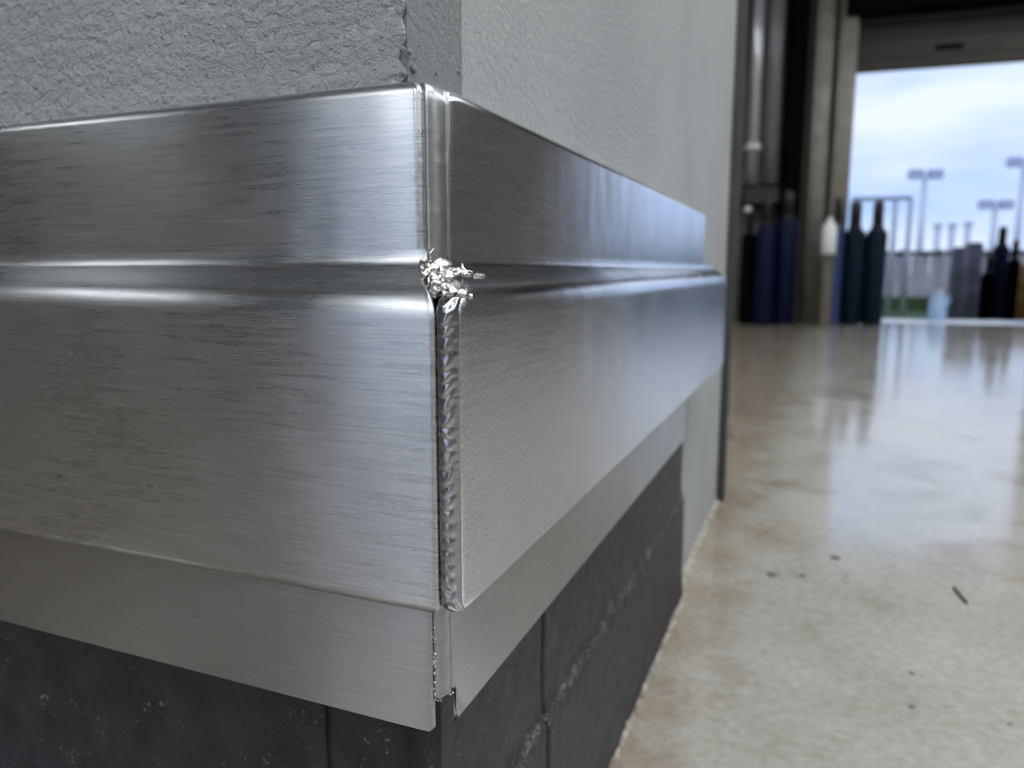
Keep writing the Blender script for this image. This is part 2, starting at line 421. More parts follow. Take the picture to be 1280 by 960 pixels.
struct(mesh('wall_far', *join([wall_seg(-9, S0, 0, 5), wall_seg(S1, 9, 0, 5), wall_seg(S0, S1, ZTOP, 5)]), 'wall_room', None, False),
       'dim brownish wall around the loading door')
V, F = box_data(-8.2, -8, -9.2, 11, 0, 5); struct(mesh('wall_left', V, F, 'wall_room', None, False), 'dim hall wall')
V, F = box_data(9.6, 9.8, -9.2, 11, 0, 5); struct(mesh('wall_right', V, F, 'wall_room', None, False), 'dim hall wall')
# rear wall; its open door, out of view, is added to light the steel
BX0, BX1, BZ = -6.7, -2.4, 4.2
struct(mesh('wall_rear', *join([box_data(-8, BX0, -9.2, -9, 0, 5), box_data(BX1, 9.8, -9.2, -9, 0, 5), box_data(BX0, BX1, -9.2, -9, BZ, 5)]),
            'wall_room', None, False), 'dim hall wall with an added open loading door')
# ground outside
V, F = box_data(-150, 150, -150, 250, -.6, -.35)
struct(mesh('ground', V, F, 'field', None, False), 'dull ground outside the hall')
apn = 1.1
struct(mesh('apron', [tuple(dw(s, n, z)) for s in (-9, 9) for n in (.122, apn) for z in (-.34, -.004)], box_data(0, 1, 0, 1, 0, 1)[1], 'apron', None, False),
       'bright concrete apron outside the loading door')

# the stub wall --------------------------------------------------------
WX, WY, WE = -.060, .058, 1.745
V, F = box_data(-2.6, WX - .004, WY + .004, WE, 0, 5.0)
wall = struct(mesh('wall_front', V, F, 'core', None, False), 'grey painted plaster stub wall behind the steel guard')

def ragged_skin():
    """left plaster coat with a broken edge at the corner, 4 mm thick"""
    zs, z = [], .60
    while z < 5.0:
        zs.append(z); z += .0022 if z < 1.05 else .08
    zs.append(5.0); zs = [0.0] + zs
    edge = []
    chip = on_y(508, 68, WY).z; chip2 = on_y(508, 20, WY).z
    for z in zs:
        e = WX - .001 + .0016 * nz3(z * 130, 3, 1) + .0016 * nz3(z * 40, 8, 2)
        for c, wd, dp in ((chip, .009, .007), (chip - .016, .006, .004), (chip2, .006, .003)):
            t = abs(z - c) / wd
            if t < 1: e -= dp * (1 - t) * (1 + .5 * nz3(z * 400, 1, 5))
        edge.append(e)
    n = len(zs); V = []
    for z, e in zip(zs, edge):
        V += [(-2.6, WY, z), (e - .004, WY - .0002, z), (e - .001, WY + .0008, z), (e, WY + .0024, z), (e - .001, WY + .0042, z), (-2.6, WY + .0042, z)]
    F = [(i * 6 + k, (i + 1) * 6 + k, (i + 1) * 6 + (k + 1) % 6, i * 6 + (k + 1) % 6) for i in range(n - 1) for k in range(6)]
    F += [tuple(range(6)), tuple((n - 1) * 6 + k for k in range(6))]
    return V, F
mesh('plaster_coat', *ragged_skin(), 'plaster_left', wall, True)['label'] = 'rough mid-grey painted plaster with chipped edge'
SY = on_x(578, 50, WX).y
V, F = box_data(WX - .0042, WX - .0016, WY + .004, SY + .001, 0, 5)
mesh('corner_strip', V, F, 'mortar', wall, False)['label'] = 'darker grey mortar strip along the wall corner'
def stucco_panel():
    zs = [0.0, .6] + [.6 + .004 * i for i in range(1, 140)] + [5.0]
    V = []
    for z in zs:
        e = SY + .0009 * nz3(z * 160, 5, 2) + .0006 * nz3(z * 50, 1, 2)
        V += [(WX - .0042, e, z), (WX - .0008, e, z), (WX, e + .0014, z), (WX, WE, z), (WX - .0042, WE, z)]
    n = len(zs)
    F = [(i * 5 + k, (i + 1) * 5 + k, (i + 1) * 5 + (k + 1) % 5, i * 5 + (k + 1) % 5) for i in range(n - 1) for k in range(5)]
    F += [tuple(range(5)), tuple((n - 1) * 5 + k for k in range(5))]
    return V, F
mesh('stucco_panel', *stucco_panel(), 'plaster_right', wall, False)['label'] = 'lighter grey fine-textured painted panel'
# mortar crumbs at the broken plaster edge
def blob(c, r, sq=(1, 1, 1), sd=0, amp=.35, n=2):
    bm = bmesh.new(); bmesh.ops.create_icosphere(bm, subdivisions=n, radius=1)
    V = []
    for v in bm.verts:
        k = 1 + amp * nz3(v.co.x * 1.7 + sd, v.co.y * 1.7, v.co.z * 1.7) + amp * .5 * nz3(v.co.x * 4 + sd, v.co.y * 4, v.co.z * 4)
        V.append((c[0] + v.co.x * r * k * sq[0], c[1] + v.co.y * r * k * sq[1], c[2] + v.co.z * r * k * sq[2]))
    F = [tuple(v.index for v in f.verts) for f in bm.faces]; bm.free()
    return V, F
for i, (px, py, r) in enumerate(((503, 62, .0022), (512, 64, .0020), (517, 86, .0026), (504, 92, .0018), (546, 92, .0012), (574, 90, .0014))):
    p = on_x(px, py, WX - .001)
    mesh('mortar_crumb', *blob(p, r, (.7, 1.2, 1), i * 3.1), 'mortar', wall, True)
# dark trim on the free end of the wall
V, F = box_data(WX - .2, WX + .021, WE + .0005, WE + .020, 0.0, 5.0)
struct(mesh('trim_1', V, F, 'dark_trim', None, False), 'dark vertical edge trim at the end of the stub wall')

# charcoal masonry base ------------------------------------------------
BPROF = [(.056, .46), (.052, .44), (.052, .218), (.0500, .208), (.0465, .198), (.0452, .186), (.0450, .11), (.045, .05), (.043, .018), (.040, 0.0)]
def base_piece(side, a, b):
    prof = []
    for (d0, z0), (d1, z1) in zip(BPROF[:-1], BPROF[1:]):
        k = max(1, int(abs(z0 - z1) / .006))
        prof += [(d0 + (d1 - d0) * i / k, z0 + (z1 - z0) * i / k) for i in range(k)]
    prof.append(BPROF[-1])
    n = min(180, max(6, int((b - a) / .006)))
    V = []; np_ = len(prof)
    for i in range(n + 1):
        for (d, z) in prof:
            s = a + (b - a) * i / n
            if side == 'R' and a < .06 and i == 0: s = d + .0005
            if side == 'L' and a < .06 and i == 0: s = d
            edge = min(i, n - i)
            g = .0012 * nz3(s * 60, z * 60, 3 if side == 'R' else 9) + .0006 * nz3(s * 200, z * 200, 5)
            dd = d + g + (.0022 if edge == 0 else 0) + .0012 * (1 if .19 < z < .215 else 0) * nz3(s * 90, 4, z * 90)
            V.append((-dd, s, z) if side == 'R' else (-s, dd, z))
    F = grid_faces(n + 1, np_)
    # back and ends
    q = len(V)
    for i in (0, n):
        for (d, z) in prof:
            s = a + (b - a) * i / n
            V.append((-.0635, s, z) if side == 'R' else (-s, .0615, z))
    F += grid_faces(2, np_, q)
    for j in range(np_ - 1):
        F.append((j, j + 1, q + j + 1, q + j)); F.append((n * np_ + j, n * np_ + j + 1, q + np_ + j + 1, q + np_ + j))
    return V, F
bl = empty('baseboard_left', (0, .06, 0)); struct(bl, 'charcoal painted masonry base under the steel guard, dark front side')
br = empty('baseboard_right', (-.06, 0, 0)); struct(br, 'charcoal painted masonry base along the concrete floor')
for a, b in ((.0455, .1345), (.136, .525), (.5265, .925), (.9265, 1.38)):
    mesh('block', *base_piece('L', a, b), 'base_front', bl, True)
for a, b in ((.0455, .2848), (.2862, 1.09)):
    mesh('block', *base_piece('R', a, b), 'base', br, True)

# ragged mortar line where the walls meet the floor (a part of the floor)
def mortar_line(side, a, b, dfun, wdt, hgt, sd):
    n = int((b - a) / .004); V = []; k = 6
    for i in range(n + 1):
        s = a + (b - a) * i / n
        wv = wdt * (.55 + .9 * abs(nz3(s * 35, sd, 1)) + .6 * nz3(s * 110, sd, 4)); hv = hgt * (.4 + 1.0 * abs(nz3(s * 45, sd, 7)))
        for j in range(k + 1):
            t = j / k
            x = dfun(s) - wv * t + .0; z = hv * (1 - t) ** 1.5 * (1 + .4 * nz3(s * 150, t * 3, sd)) if t < 1 else -.0008
            V.append((-x, s, z) if side == 'R' else (-s, x, z))
        V.append((-(dfun(s) + .004), s, -.001) if side == 'R' else (-s, dfun(s) + .004, -.001))
    m = k + 2
    F = [(i * m + j, (i + 1) * m + j, (i + 1) * m + (j + 1) % m, i * m + (j + 1) % m) for i in range(n) for j in range(m)]
    F += [tuple(range(m)), tuple(n * m + j for j in range(m))]
    return V, F
mesh('mortar_bead', *mortar_line('R', .05, 1.09, lambda s: .042, .010, .010, 2), 'mortar_edge', fl, True)
mesh('mortar_bead', *mortar_line('R', 1.09, WE, lambda s: .061, .018, .012, 5), 'mortar_edge', fl, True)
mesh('mortar_bead', *mortar_line('L', .05, 1.38, lambda s: .042, .010, .010, 8), 'mortar_edge', fl, True)


# ================================================================== THE STEEL GUARD
G = empty('wall_guard', (0, 0, .354), 'brushed stainless steel stepped wall guard with welded corner, above the charcoal base', 'wall guard')
PU, PF = .0265, .024
ZT, ZLI, ZLB, ZFB = .748, .647, .4445, .354
def arc(cx, cz, r, a0, a1, n):
    return [(cx + r * math.cos(math.radians(a0 + (a1 - a0) * i / n)), cz + r * math.sin(math.radians(a0 + (a1 - a0) * i / n))) for i in range(n + 1)]
P_UP = [(.0575, ZT)] + arc(PU + .0075, ZT - .0075, .0075, 90, 180, 8) + [(PU, .70), (PU, .654)]
P_LEDGE = [(PU, .654)] + [(.0263, .650), (.0254, .6465), (.0236, .644), (.021, .6422), (.014, .6375)]
P_LOW = [(.014, .6375), (.0095, .6345), (.0064, .6320), (.0040, .6292), (.0021, .6258), (.0008, .6220), (.0001, .6180), (0, .6145), (0, .54), (0, .453)] + \
        arc(.007, .4515, .007, 180, 262, 6) + [(PF, ZLB + .0005)]
P_FL = [(PF, ZLB - .0003), (PF, .40), (PF, .3785), (PF, .3745), (PF, ZFB)]

def sheet(name, prof, side, e0, end, m, lip, th=.0018, sub=None, bow=0.0):
    """sheet metal: profile (inset, z) swept along one side of the corner from the mitre (+e0) to end.
    lip: [(ds, drop)] roll-off of the edge next to the weld"""
    cols = [(ds, dp) for ds, dp in lip]
    N = len(prof); V = []
    nor = []
    for i in range(N):
        a = prof[max(i - 1, 0)]; b = prof[min(i + 1, N - 1)]
        tx, tz = b[0] - a[0], b[1] - a[1]; l = math.hypot(tx, tz) or 1
        nor.append((-tz / l, tx / l))              # points into the guard (+inset for a downward run)
    ss = []
    extra = [.06, .12, .2, .3, .45, .6, .8, 1.0]
    def P(d, s, z): return (-d, s, z) if side == 'R' else (-s, d, z)
    rows = []
    for d, z in prof:
        s0 = d + e0
        r_ = [(s0 + ds, dp) for ds, dp in cols] + [(x, 0) for x in extra if s0 + cols[-1][0] + .01 < x < end - .01] + [(end, 0)]
        rows.append(r_)
    nc = min(len(r) for r in rows)
    rows = [r[:nc - 1] + [r[-1]] for r in rows]
    for layer in (0, 1):
        for (d, z), (nx, nz_), r_ in zip(prof, nor, rows):
            for s, dp in r_:
                k = dp + th * layer
                V.append(P(d + nx * k, s, z + nz_ * k))
    F = grid_faces(N, nc) + grid_faces(N, nc, N * nc)
    o = N * nc
    for i in range(N - 1):
        F.append((i * nc, (i + 1) * nc, o + (i + 1) * nc, o + i * nc))
        F.append((i * nc + nc - 1, (i + 1) * nc + nc - 1, o + (i + 1) * nc + nc - 1, o + i * nc + nc - 1))
    for j in range(nc - 1):
        F.append((j, j + 1, o + j + 1, o + j)); q = (N - 1) * nc
        F.append((q + j, q + j + 1, o + q + j + 1, o + q + j))
    ob = mesh(name, V, F, m, G, True)
    # keep the cut edges of the sheet crisp
    me = ob.data; bm = bmesh.new(); bm.from_mesh(me)
    for e in bm.edges:
        if len(e.link_faces) == 2 and e.calc_face_angle(0) > math.radians(50): e.smooth = False
    bm.to_mesh(me); bm.free()
    return ob

LIP_L = [(0, .0030), (.0003, .0016), (.0010, .0006), (.0022, .0001), (.004, 0)]
LIP_U = [(0, .0040), (.0006, .0022), (.0018, .0009), (.0036, .0002), (.0060, 0)]
LIP_R = [(0, .0052), (.0008, .0034), (.0022, .0021), (.005, .0011), (.009, .0005), (.015, .0001), (.022, 0)]
LEN_L = 1.38
sheet('upper_face', P_UP, 'L', .0062, LEN_L, 'steel_left', LIP_U)
ur = sheet('upper_face', P_UP, 'R', .0195, 1.09, 'steel_right', [(0, .0010), (.0006, .0004), (.002, .0001), (.008, .0003), (.016, 0)])
for v in ur.data.vertices:                                   # its top edge dips towards the corner weld
    p = v.co + G.location
    if p.z > ZT - .012 and p.y < .07: v.co.z -= .0028 * max(0, (.066 - p.y) / .02) ** 2
sheet('ledge', P_LEDGE, 'L', .004, LEN_L, 'steel_left', LIP_L)
sheet('ledge', P_LEDGE, 'R', .002, 1.233, 'steel_right', LIP_R)
sheet('lower_face', P_LOW, 'L', .0128, LEN_L, 'steel_left', LIP_L)
sheet('lower_face', P_LOW, 'R', .0004, 1.233, 'steel_right', LIP_R)
fl_l = sheet('flange', P_FL, 'L', .0070, LEN_L, 'steel_low', [(0, .0014), (.0004, .0005), (.0014, .0001), (.003, 0)])
fl_r = sheet('flange', P_FL, 'R', .0125, .92, 'steel_low', [(0, .0016), (.0012, .0007), (.003, .0002), (.006, 0)])
for v in fl_r.data.vertices:                                  # the foot of the right flange is cut back
    p = v.co + G.location
    if p.y < .0426 and p.z < .376: v.co.y += .0125 * max(0, (.0425 - p.y) / .006) * (1 if p.z < .36 else .75)
# round the lower corner of the left flange
for v in fl_l.data.vertices:
    p = v.co + G.location
    if p.x > -.0342 and p.z < ZFB + .001: v.co.z += .0030 * max(0, (p.x + .0342) / .0032)

def strip(name, pts, zs, m, jit=0.0, sd=0.0, top_drop=0.0):
    """upright strip with plan points pts (outside line) between heights zs; thickened inwards"""
    V = []; n = len(pts); k = len(zs)
    ctr = Vector((-.05, .05))
    for layer in (0, 1):
        for z in zs:
            for i, (x, y) in enumerate(pts):
                g = jit * nz3(x * 500 + sd, y * 500, z * 170) + jit * .6 * nz3(x * 200, y * 200 + sd, z * 60)
                d = (ctr - Vector((x, y))).normalized() * (g + layer * .004)
                V.append((x + d.x, y + d.y, z))
    F = grid_faces(k, n) + grid_faces(k, n, k * n); o = k * n
    for i in range(k - 1):
        F.append((i * n, (i + 1) * n, o + (i + 1) * n, o + i * n)); F.append((i * n + n - 1, (i + 1) * n + n - 1, o + (i + 1) * n + n - 1, o + i * n + n - 1))
    for j in range(n - 1):
        F.append((j, j + 1, o + j + 1, o + j)); q = (k - 1) * n
        F.append((q + j, q + j + 1, o + q + j + 1, o + q + j))
    return mesh(name, V, F, m, G, True)

def zrun(a, b, st): 
    n = max(2, int(abs(b - a) / st)); return [a + (b - a) * i / n for i in range(n + 1)]
# upper corner: ground-smooth weld strip with two raised seams
plan = [(-.0345, .0310), (-.0322, .0284), (-.0312, .0268), (-.0302, .0264), (-.0292, .0272), (-.0284, .0288), (-.0276, .0310), (-.0270, .0340), (-.0266, .0380), (-.0265, .0420), (-.0264, .0442), (-.0258, .0452), (-.0262, .0463), (-.0285, .0475)]
cs = strip('corner_weld', plan, zrun(.646, ZT - .0022, .002), 'steel_low', .0004, 2)
cs['label'] = 'smoothed upright weld at the upper corner'
for v in cs.data.vertices:                                   # rolled top
    p = v.co + G.location
    t = (p.z - (ZT - .012)) / .0098
    if t > 0:
        v.co.x -= .0055 * t * t * .7; v.co.y += .0055 * t * t * .7
# cap that closes the top of the rounded corner
capV = [(-.0385, .0325, ZT - .0030), (-.0345, .0335, ZT - .0038), (-.0335, .040, ZT - .0032), (-.0325, .049, ZT - .0022), (-.045, .058, ZT - .0005), (-.058, .058, ZT - .0005), (-.058, .045, ZT - .0005)]
capF = [tuple(range(7)), tuple(range(13, 6, -1))] + [(i, (i + 1) % 7, 7 + (i + 1) % 7, 7 + i) for i in range(7)]
mesh('corner_cap', capV + [(x, y, z - .003) for x, y, z in capV], capF, 'weld', G, False)

# lower corner: rippled weld bead laid over the corner seam
def bead():
    V = []; nu, zs = 15, zrun(.449, .628, .00065)
    for z in zs:
        wob = .0005 * nz3(z * 160, 2, 2) + .0004 * nz3(z * 420, 6, 2)
        x0, x1 = -.0119 + wob, -.0002 + wob * .3
        for i in range(nu):
            u = i / (nu - 1)
            ch = (z * 125 - 2.4 * (u - .40) ** 2 + .55 * nz3(z * 60, u * 1.5, 1)) % 1.0
            rip = .5 + .5 * math.cos(2 * math.pi * ch ** 1.5) + .45 * nz3(z * 150, u * 2.5, 9)
            h = .0021 * math.sin(math.pi * min(1, u * 1.02)) ** .75 * (.74 + .26 * rip + .16 * nz3(u * 3, z * 90, 4))
            if u > .86: h -= .0009 * (u - .86) / .14
            V.append((x0 + (x1 - x0) * u, .0007 - h, z))
        V.append((x1, .0040, z)); V.append((x0, .0040, z))
    n = nu + 2
    F = [(i * n + j, (i + 1) * n + j, (i + 1) * n + (j + 1) % n, i * n + (j + 1) % n) for i in range(len(zs) - 1) for j in range(n)]
    F += [tuple(range(n)), tuple((len(zs) - 1) * n + j for j in range(n))]
    # round off both ends
    out = []
    for x, y, z in V:
        t = max(0, (z - .618) / .010, (.459 - z) / .010)
        out.append((x, y + .0042 * t * t, z))
    return out, F
mesh('weld_bead', *bead(), 'weld', G, True)['label'] = 'rippled vertical weld bead at the lower corner'
# torn lumps of weld metal where the ledges meet
lumps = []
rs = random.Random(3)
def ledge_pt(px, py, d):    # point near the corner at inset d
    return on_y(px, py, d)
for i, (px, py, d, r, sq) in enumerate((
        (536, 343, .020, .0042, (1, 1, 1.1)), (528, 334, .021, .0030, (.7, .9, 1.6)), (545, 350, .016, .0042, (1.1, 1, .8)), (556, 346, .022, .0048, (1.2, 1, .8)),
        (570, 341, .034, .0044, (1.2, 1.2, .7)), (583, 342, .038, .0032, (1.2, 1.3, .7)), (600, 345, .044, .0026, (1.3, 1.4, .6)), (553, 361, .009, .0036, (1, 1, 1)),
        (562, 366, .006, .0038, (1.2, 1, .8)), (577, 367, .009, .0028, (1.2, 1.3, .8)), (545, 366, .006, .0026, (.8, 1, 1.4)), (588, 371, .010, .0016, (.8, 1.3, 1.2)),
        (541, 352, .012, .0042, (1, 1, 1.2)), (543, 358, .008, .0036, (.9, 1, 1.3)), (520, 341, .023, .0026, (1.4, .9, .8)), (508, 341, .024, .0020, (1.6, .9, .8)))):
    lumps.append(blob(ledge_pt(px, py, d), r, sq, i * 2.3, .5, 3))
# curled slivers
for px, py, d, dx in ((533, 327, .019, .3), (537, 318, .019, .5), (583, 336, .038, -.4), (549, 336, .02, .2)):
    p = ledge_pt(px, py, d)
    path = [p + Vector((dx * .006 * t, -.002 * math.sin(t * 3), .007 * (t - .5))) for t in (0, .25, .5, .75, 1)]
    lumps.append(tube_data(path, [.0012, .0014, .0011, .0007, .0002], 8))
mesh('weld_spatter', *join(lumps), 'spatter', G, True)['label'] = 'torn bright weld metal where the ledges meet'
# flange corner: tack weld crumbs and the open notch at its foot
plan = [(-.0315, .0272), (-.0306, .0256), (-.0294, .0254), (-.0280, .0262), (-.0264, .0285), (-.0252, .0315), (-.0246, .0345), (-.0244, .0362), (-.0258, .0385)]
strip('flange_weld', plan, zrun(.377, ZLB - .001, .0016), 'steel_low', .0008, 9)
cr = []
for i in range(16):
    z = .371 + .055 * rs.random() ** 1.3
    cr.append(blob((-.0302 + rs.uniform(-.0006, .0008), .0256 + rs.uniform(-.0004, .0008), z), rs.uniform(.0006, .0013), (1, 1, 1.3), i * 5.7, .5))
for i in range(9):
    cr.append(blob((-.0300 + .0007 * i, .0262 + .0015 * i, .3765 - .0022 * math.sin(i * 1.1)), rs.uniform(.0008, .0016), (1, 1, 1), i * 3.3, .5))
mesh('weld_crumbs', *join(cr), 'spatter', G, True)

# closing plates at the far ends
def end_plate(poly, y):
    n = len(poly); V = [(-d, y, z) for d, z in poly] + [(-d, y + .0016, z) for d, z in poly]
    F = [tuple(range(n)), tuple(range(2 * n - 1, n - 1, -1))] + [(i, (i + 1) % n, n + (i + 1) % n, n + i) for i in range(n)]
    return V, F
mesh('end_plate', *end_plate(P_UP + [(.0575, .654)], 1.0902), 'steel_low', G, False)
mesh('end_plate', *end_plate([(.0575, .654)] + P_LEDGE + P_LOW[1:] + [(.0575, ZLB)], 1.2332), 'steel_low', G, False)


# ================================================================== THE LOADING DOOR
door = empty('door_1', dw((S0 + S1) / 2, .1, ZB)); struct(door, 'half-raised tan slatted roll-up door')
def dbox(name, s0, s1, n0, n1, z0, z1, m, parent=None, r=.006, origin=None):
    V, F = box_data(s0, s1, n0, n1, z0, z1)
    bm = bmesh.new(); q = [bm.verts.new(dw(*v)) for v in V]
    for f in F: bm.faces.new([q[i] for i in f])
    bmesh.ops.recalc_face_normals(bm, faces=bm.faces)
    if r: bmesh.ops.bevel(bm, geom=list(bm.edges), offset=r, segments=2, affect='EDGES', profile=.6)
    bm.verts.index_update()
    V = [tuple(v.co) for v in bm.verts]; F = [tuple(v.index for v in f.verts) for f in bm.faces]; bm.free()
    return mesh(name, V, F, m, parent, False, origin)
z = ZB
dbox('bottom_bar', S0 - .02, S1 + .02, .06, .14, z, z + .13, 'tan_slat', door, .012)
z += .1305
hts = [.22, .17, .17, .17]
for i, h in enumerate(hts):
    sl = dbox('slat', S0 - .02, S1 + .02, .075, .125, z, z + h - .0005, 'tan_slat', door, .012)
    if i == 0:
        hs, hz = dpx(1190, 43)
        dbox('handle', hs - .14, hs + .14, .050, .080, z + .06, z + .11, 'black', sl, .008)
    z += h
# hood over the curtain
struct(dbox('trim_2', S0 - .15, S1 + .15, -.34, -.002, ZTOP + .0, ZTOP + .45, 'black', None, .02), 'black hood box above the roll-up door')
# jambs: two rounded tan posts left of the opening, one right
def post(name, px0, px1, n, m, label, z1=4.6, sq=.8):
    sa, _ = dpx(px0, 250, n); sb, _ = dpx(px1, 250, n); c = (sa + sb) / 2; r = (sb - sa) / 2
    V, F = [], []; k = 20
    for zz in (0, z1):
        for i in range(k):
            a = 2 * math.pi * i / k
            ca, sn = math.cos(a), math.sin(a)
            V.append(tuple(dw(c + r * math.copysign(abs(ca) ** sq, ca), n + r * .8 * math.copysign(abs(sn) ** sq, sn), zz)))
    F = [(i, (i + 1) % k, k + (i + 1) % k, k + i) for i in range(k)] + [tuple(range(k)), tuple(range(2 * k - 1, k - 1, -1))]
    return struct(mesh(name, V, F, m, None, True), label)
post('trim_3', 1036, 1060, -.13, 'tan', 'tan steel door jamb beside the opening', sq=.5)
post('trim_4', 1008, 1031, -.16, 'tan', 'tan steel post left of the door jamb', sq=.8)
struct(dbox('trim_5', S1 + .01, S1 + .26, -.2, -.002, 0, 4.6, 'tan', None, .02), 'tan steel jamb on the far side of the opening')
struct(dbox('dark_gap_strip', dpx(976, 200, -.1)[0], dpx(1003, 200, -.1)[0], -.14, -.002, 0, 4.8, 'black', None, .01), 'black strip standing in for the dark gap beside the tan post')  # no real column: black upright put in for the darkness of a gap

# ------------------------------------------------------------------ conduits by the wall
def pipe(px, py0, py1, n, r, m, label, couple=None):
    s, zt = dpx(px, 150, n); z0 = dpx(px, py0, n)[1]
    root = empty('conduit_pipe', dw(s, n, z0), label, 'pipe')
    mesh('pipe', *tube_data([dw(s, n, z0), dw(s, n, 4.9)], r, 16), m, root)
    for cy in couple or []:
        zc = dpx(px, cy, n)[1]
        mesh('coupling', *lathe_data([(r, -.05), (r * 1.7, -.04), (r * 1.7, .04), (r, .05)], dw(s, n, zc)), 'galv', root)
    for zz in (2.2, 3.6): mesh('bracket', *box_data(-.02, .02, 0, 0, 0, 0), m, root) if False else None
    return root
pipe(943, 232, 0, -.30, .062, 'galv', 'pale galvanised conduit pipe rising from a dark junction box', (185,))
pipe(965, 232, 0, -.24, .085, 'gpipe', 'dark grey fat pipe beside the pale conduit', ())
s, zt = dpx(955, 232, -.30); s0b = dpx(929, 240, -.3)[0]; s1b = dpx(975, 240, -.3)[0]; zb = dpx(955, 258, -.3)[1]
jb = empty('junction_box', dw(s, -.3, zb), 'dark junction box under the conduit pipes', 'box')
dbox('body', s0b, s1b, -.40, -.16, zb, zt, 'black', jb, .012); dbox('lid', s0b + .02, s1b - .02, -.415, -.401, zb + .03, zt - .03, 'valve', jb, .004)
dbox('mount', s0b + .1, s1b - .1, -.16, -.001, zb + .05, zt - .05, 'black', jb, .004)

# ------------------------------------------------------------------ gas cylinders
def cylinder(px0, px1, pytop, n, m, label, group=None, cap='valve', pbase=None, collar=True, capw=.5, zb=0.0):
    s0_, zt_ = dpx(px0, pytop, n); s1_, _ = dpx(px1, pytop, n)
    c = dw((s0_ + s1_) / 2, n, zb); r = (s1_ - s0_) / 2
    root = empty('gas_cylinder', c, label, 'gas cylinder', group)
    hb = zt_ - .34 - zb
    mesh('body', *lathe_data([(r * .9, 0), (r, .02), (r, hb - .07), (r * .96, hb - .03), (r * .82, hb), (r * .55, hb + .018), (r * .3, hb + .02)], c, 28), m, root)
    mesh('neck_ring', *lathe_data([(r * .60, hb + .01), (r * .60, hb + .05), (r * .48, hb + .06)], c, 20), cap, root)
    mesh('valve_cap', *lathe_data([(r * capw, hb + .05), (r * capw, hb + .28), (r * capw * .85, hb + .325), (r * .15, hb + .34)], c, 20), cap, root)
    return root
cylinder(1057, 1085.5, 252, -.34, 'teal', 'dark teal gas cylinder against the tan door jamb', None)
cylinder(1085.7, 1113, 251, -.34, 'teal', 'dark teal gas cylinder standing in the door opening')
cylinder(1040, 1058, 246, -.60, 'blue', 'slim blue gas cylinder half hidden behind white bottle')
cylinder(972, 1001, 238, -.62, 'navy', 'navy gas cylinder in front of the dark gap strip')
cylinder(948, 973, 246, -.75, 'navy', 'navy gas cylinder under the grey pipe')
cylinder(929, 948, 258, -.60, 'black', 'black gas cylinder under the junction box', None)
# white bottle and tan stand
sb, zb0 = dpx(1035, 318, -.95); _, zb1 = dpx(1035, 272, -.95)
st = empty('pedestal', dw(sb, -.95, 0), 'brown square pedestal holding a white bottle', 'pedestal')
hw = dpx(1046, 350, -.95)[0] - sb
dbox('column', sb - hw * .55, sb + hw * .55, -1.05, -.85, 0.02, zb0 - .03, 'tan_dark', st, .015)
dbox('top', sb - hw, sb + hw, -1.08, -.82, zb0 - .03, zb0, 'tan_dark', st, .01); dbox('foot', sb - hw, sb + hw, -1.08, -.82, 0, .02, 'tan_dark', st, .006)
bt = empty('bottle', dw(sb, -.95, zb0), 'white plastic bottle on the brown pedestal', 'bottle')
hb_ = zb1 - zb0
mesh('body', *lathe_data([(.07, 0), (.078, .015), (.078, hb_ * .72), (.06, hb_ * .84), (.03, hb_ * .88)], dw(sb, -.95, zb0)), 'white_plastic', bt)
mesh('cap', *lathe_data([(.034, hb_ * .88), (.034, hb_ * .98), (.028, hb_)], dw(sb, -.95, zb0)), 'white_plastic', bt)
# small pale things on the black cylinder's side
for px, py, r, m, lab in ((935, 262, .045, 'galv', 'round pale gauge on the far wall under the junction box'),):
    s, zz = dpx(px, py, -.82)
    g = empty('gauge', dw(s, -.82, zz), lab, 'gauge')
    c = dw(s, -.82, zz)
    def disc(rad, n0, n1):
        V = [tuple(c + DU * rad * math.cos(a * math.pi / 12) + Vector((0, 0, rad * math.sin(a * math.pi / 12))) + DN * nn) for nn in (n0, n1) for a in range(24)]
        F = [(i, (i + 1) % 24, 24 + (i + 1) % 24, 24 + i) for i in range(24)] + [tuple(range(24)), tuple(range(47, 23, -1))]
        return V, F
    mesh('case', *disc(r, -.02, .02), 'gpipe', g); mesh('dial', *disc(r * .85, -.026, -.0205), 'galv', g)
    mesh('stem', *tube_data([c + DN * .02, c + DN * .15], .014), 'galv', g)
s, zz = dpx(931, 335, -.95); s2, zz2 = dpx(931, 385, -.95)

# ================================================================== OUTSIDE
# grass verge
ga, gb = dw(-4, apn, 0), dw(10, 10.4, 0)
struct(mesh('verge', [tuple(dw(s, n, z)) for s in (-24, 40) for n in (apn + .01, 30) for z in (-.3, -.2)], box_data(0, 1, 0, 1, 0, 1)[1], 'grass', None, False), 'green grass verge outside the loading door')
gv, gf = [], []
rg = random.Random(11)
for i in range(9000):
    s, n = rg.uniform(-1.2, 6.5), 6.6 + 8.4 * rg.random()
    h = rg.uniform(.05, .13); a = rg.uniform(0, math.pi); wd = .012
    p = dw(s, n, -.202); d = Vector((math.cos(a), math.sin(a), 0)) * wd; ln = Vector((rg.uniform(-.04, .04), rg.uniform(-.04, .04), h))
    k = len(gv); gv += [tuple(p - d), tuple(p + d), tuple(p + ln)]; gf.append((k, k + 1, k + 2))
gr = mesh('grass', gv, gf, 'grass', None, False); gr['kind'] = 'stuff'; gr['label'] = 'short green grass beyond the concrete apron'; gr['category'] = 'grass'
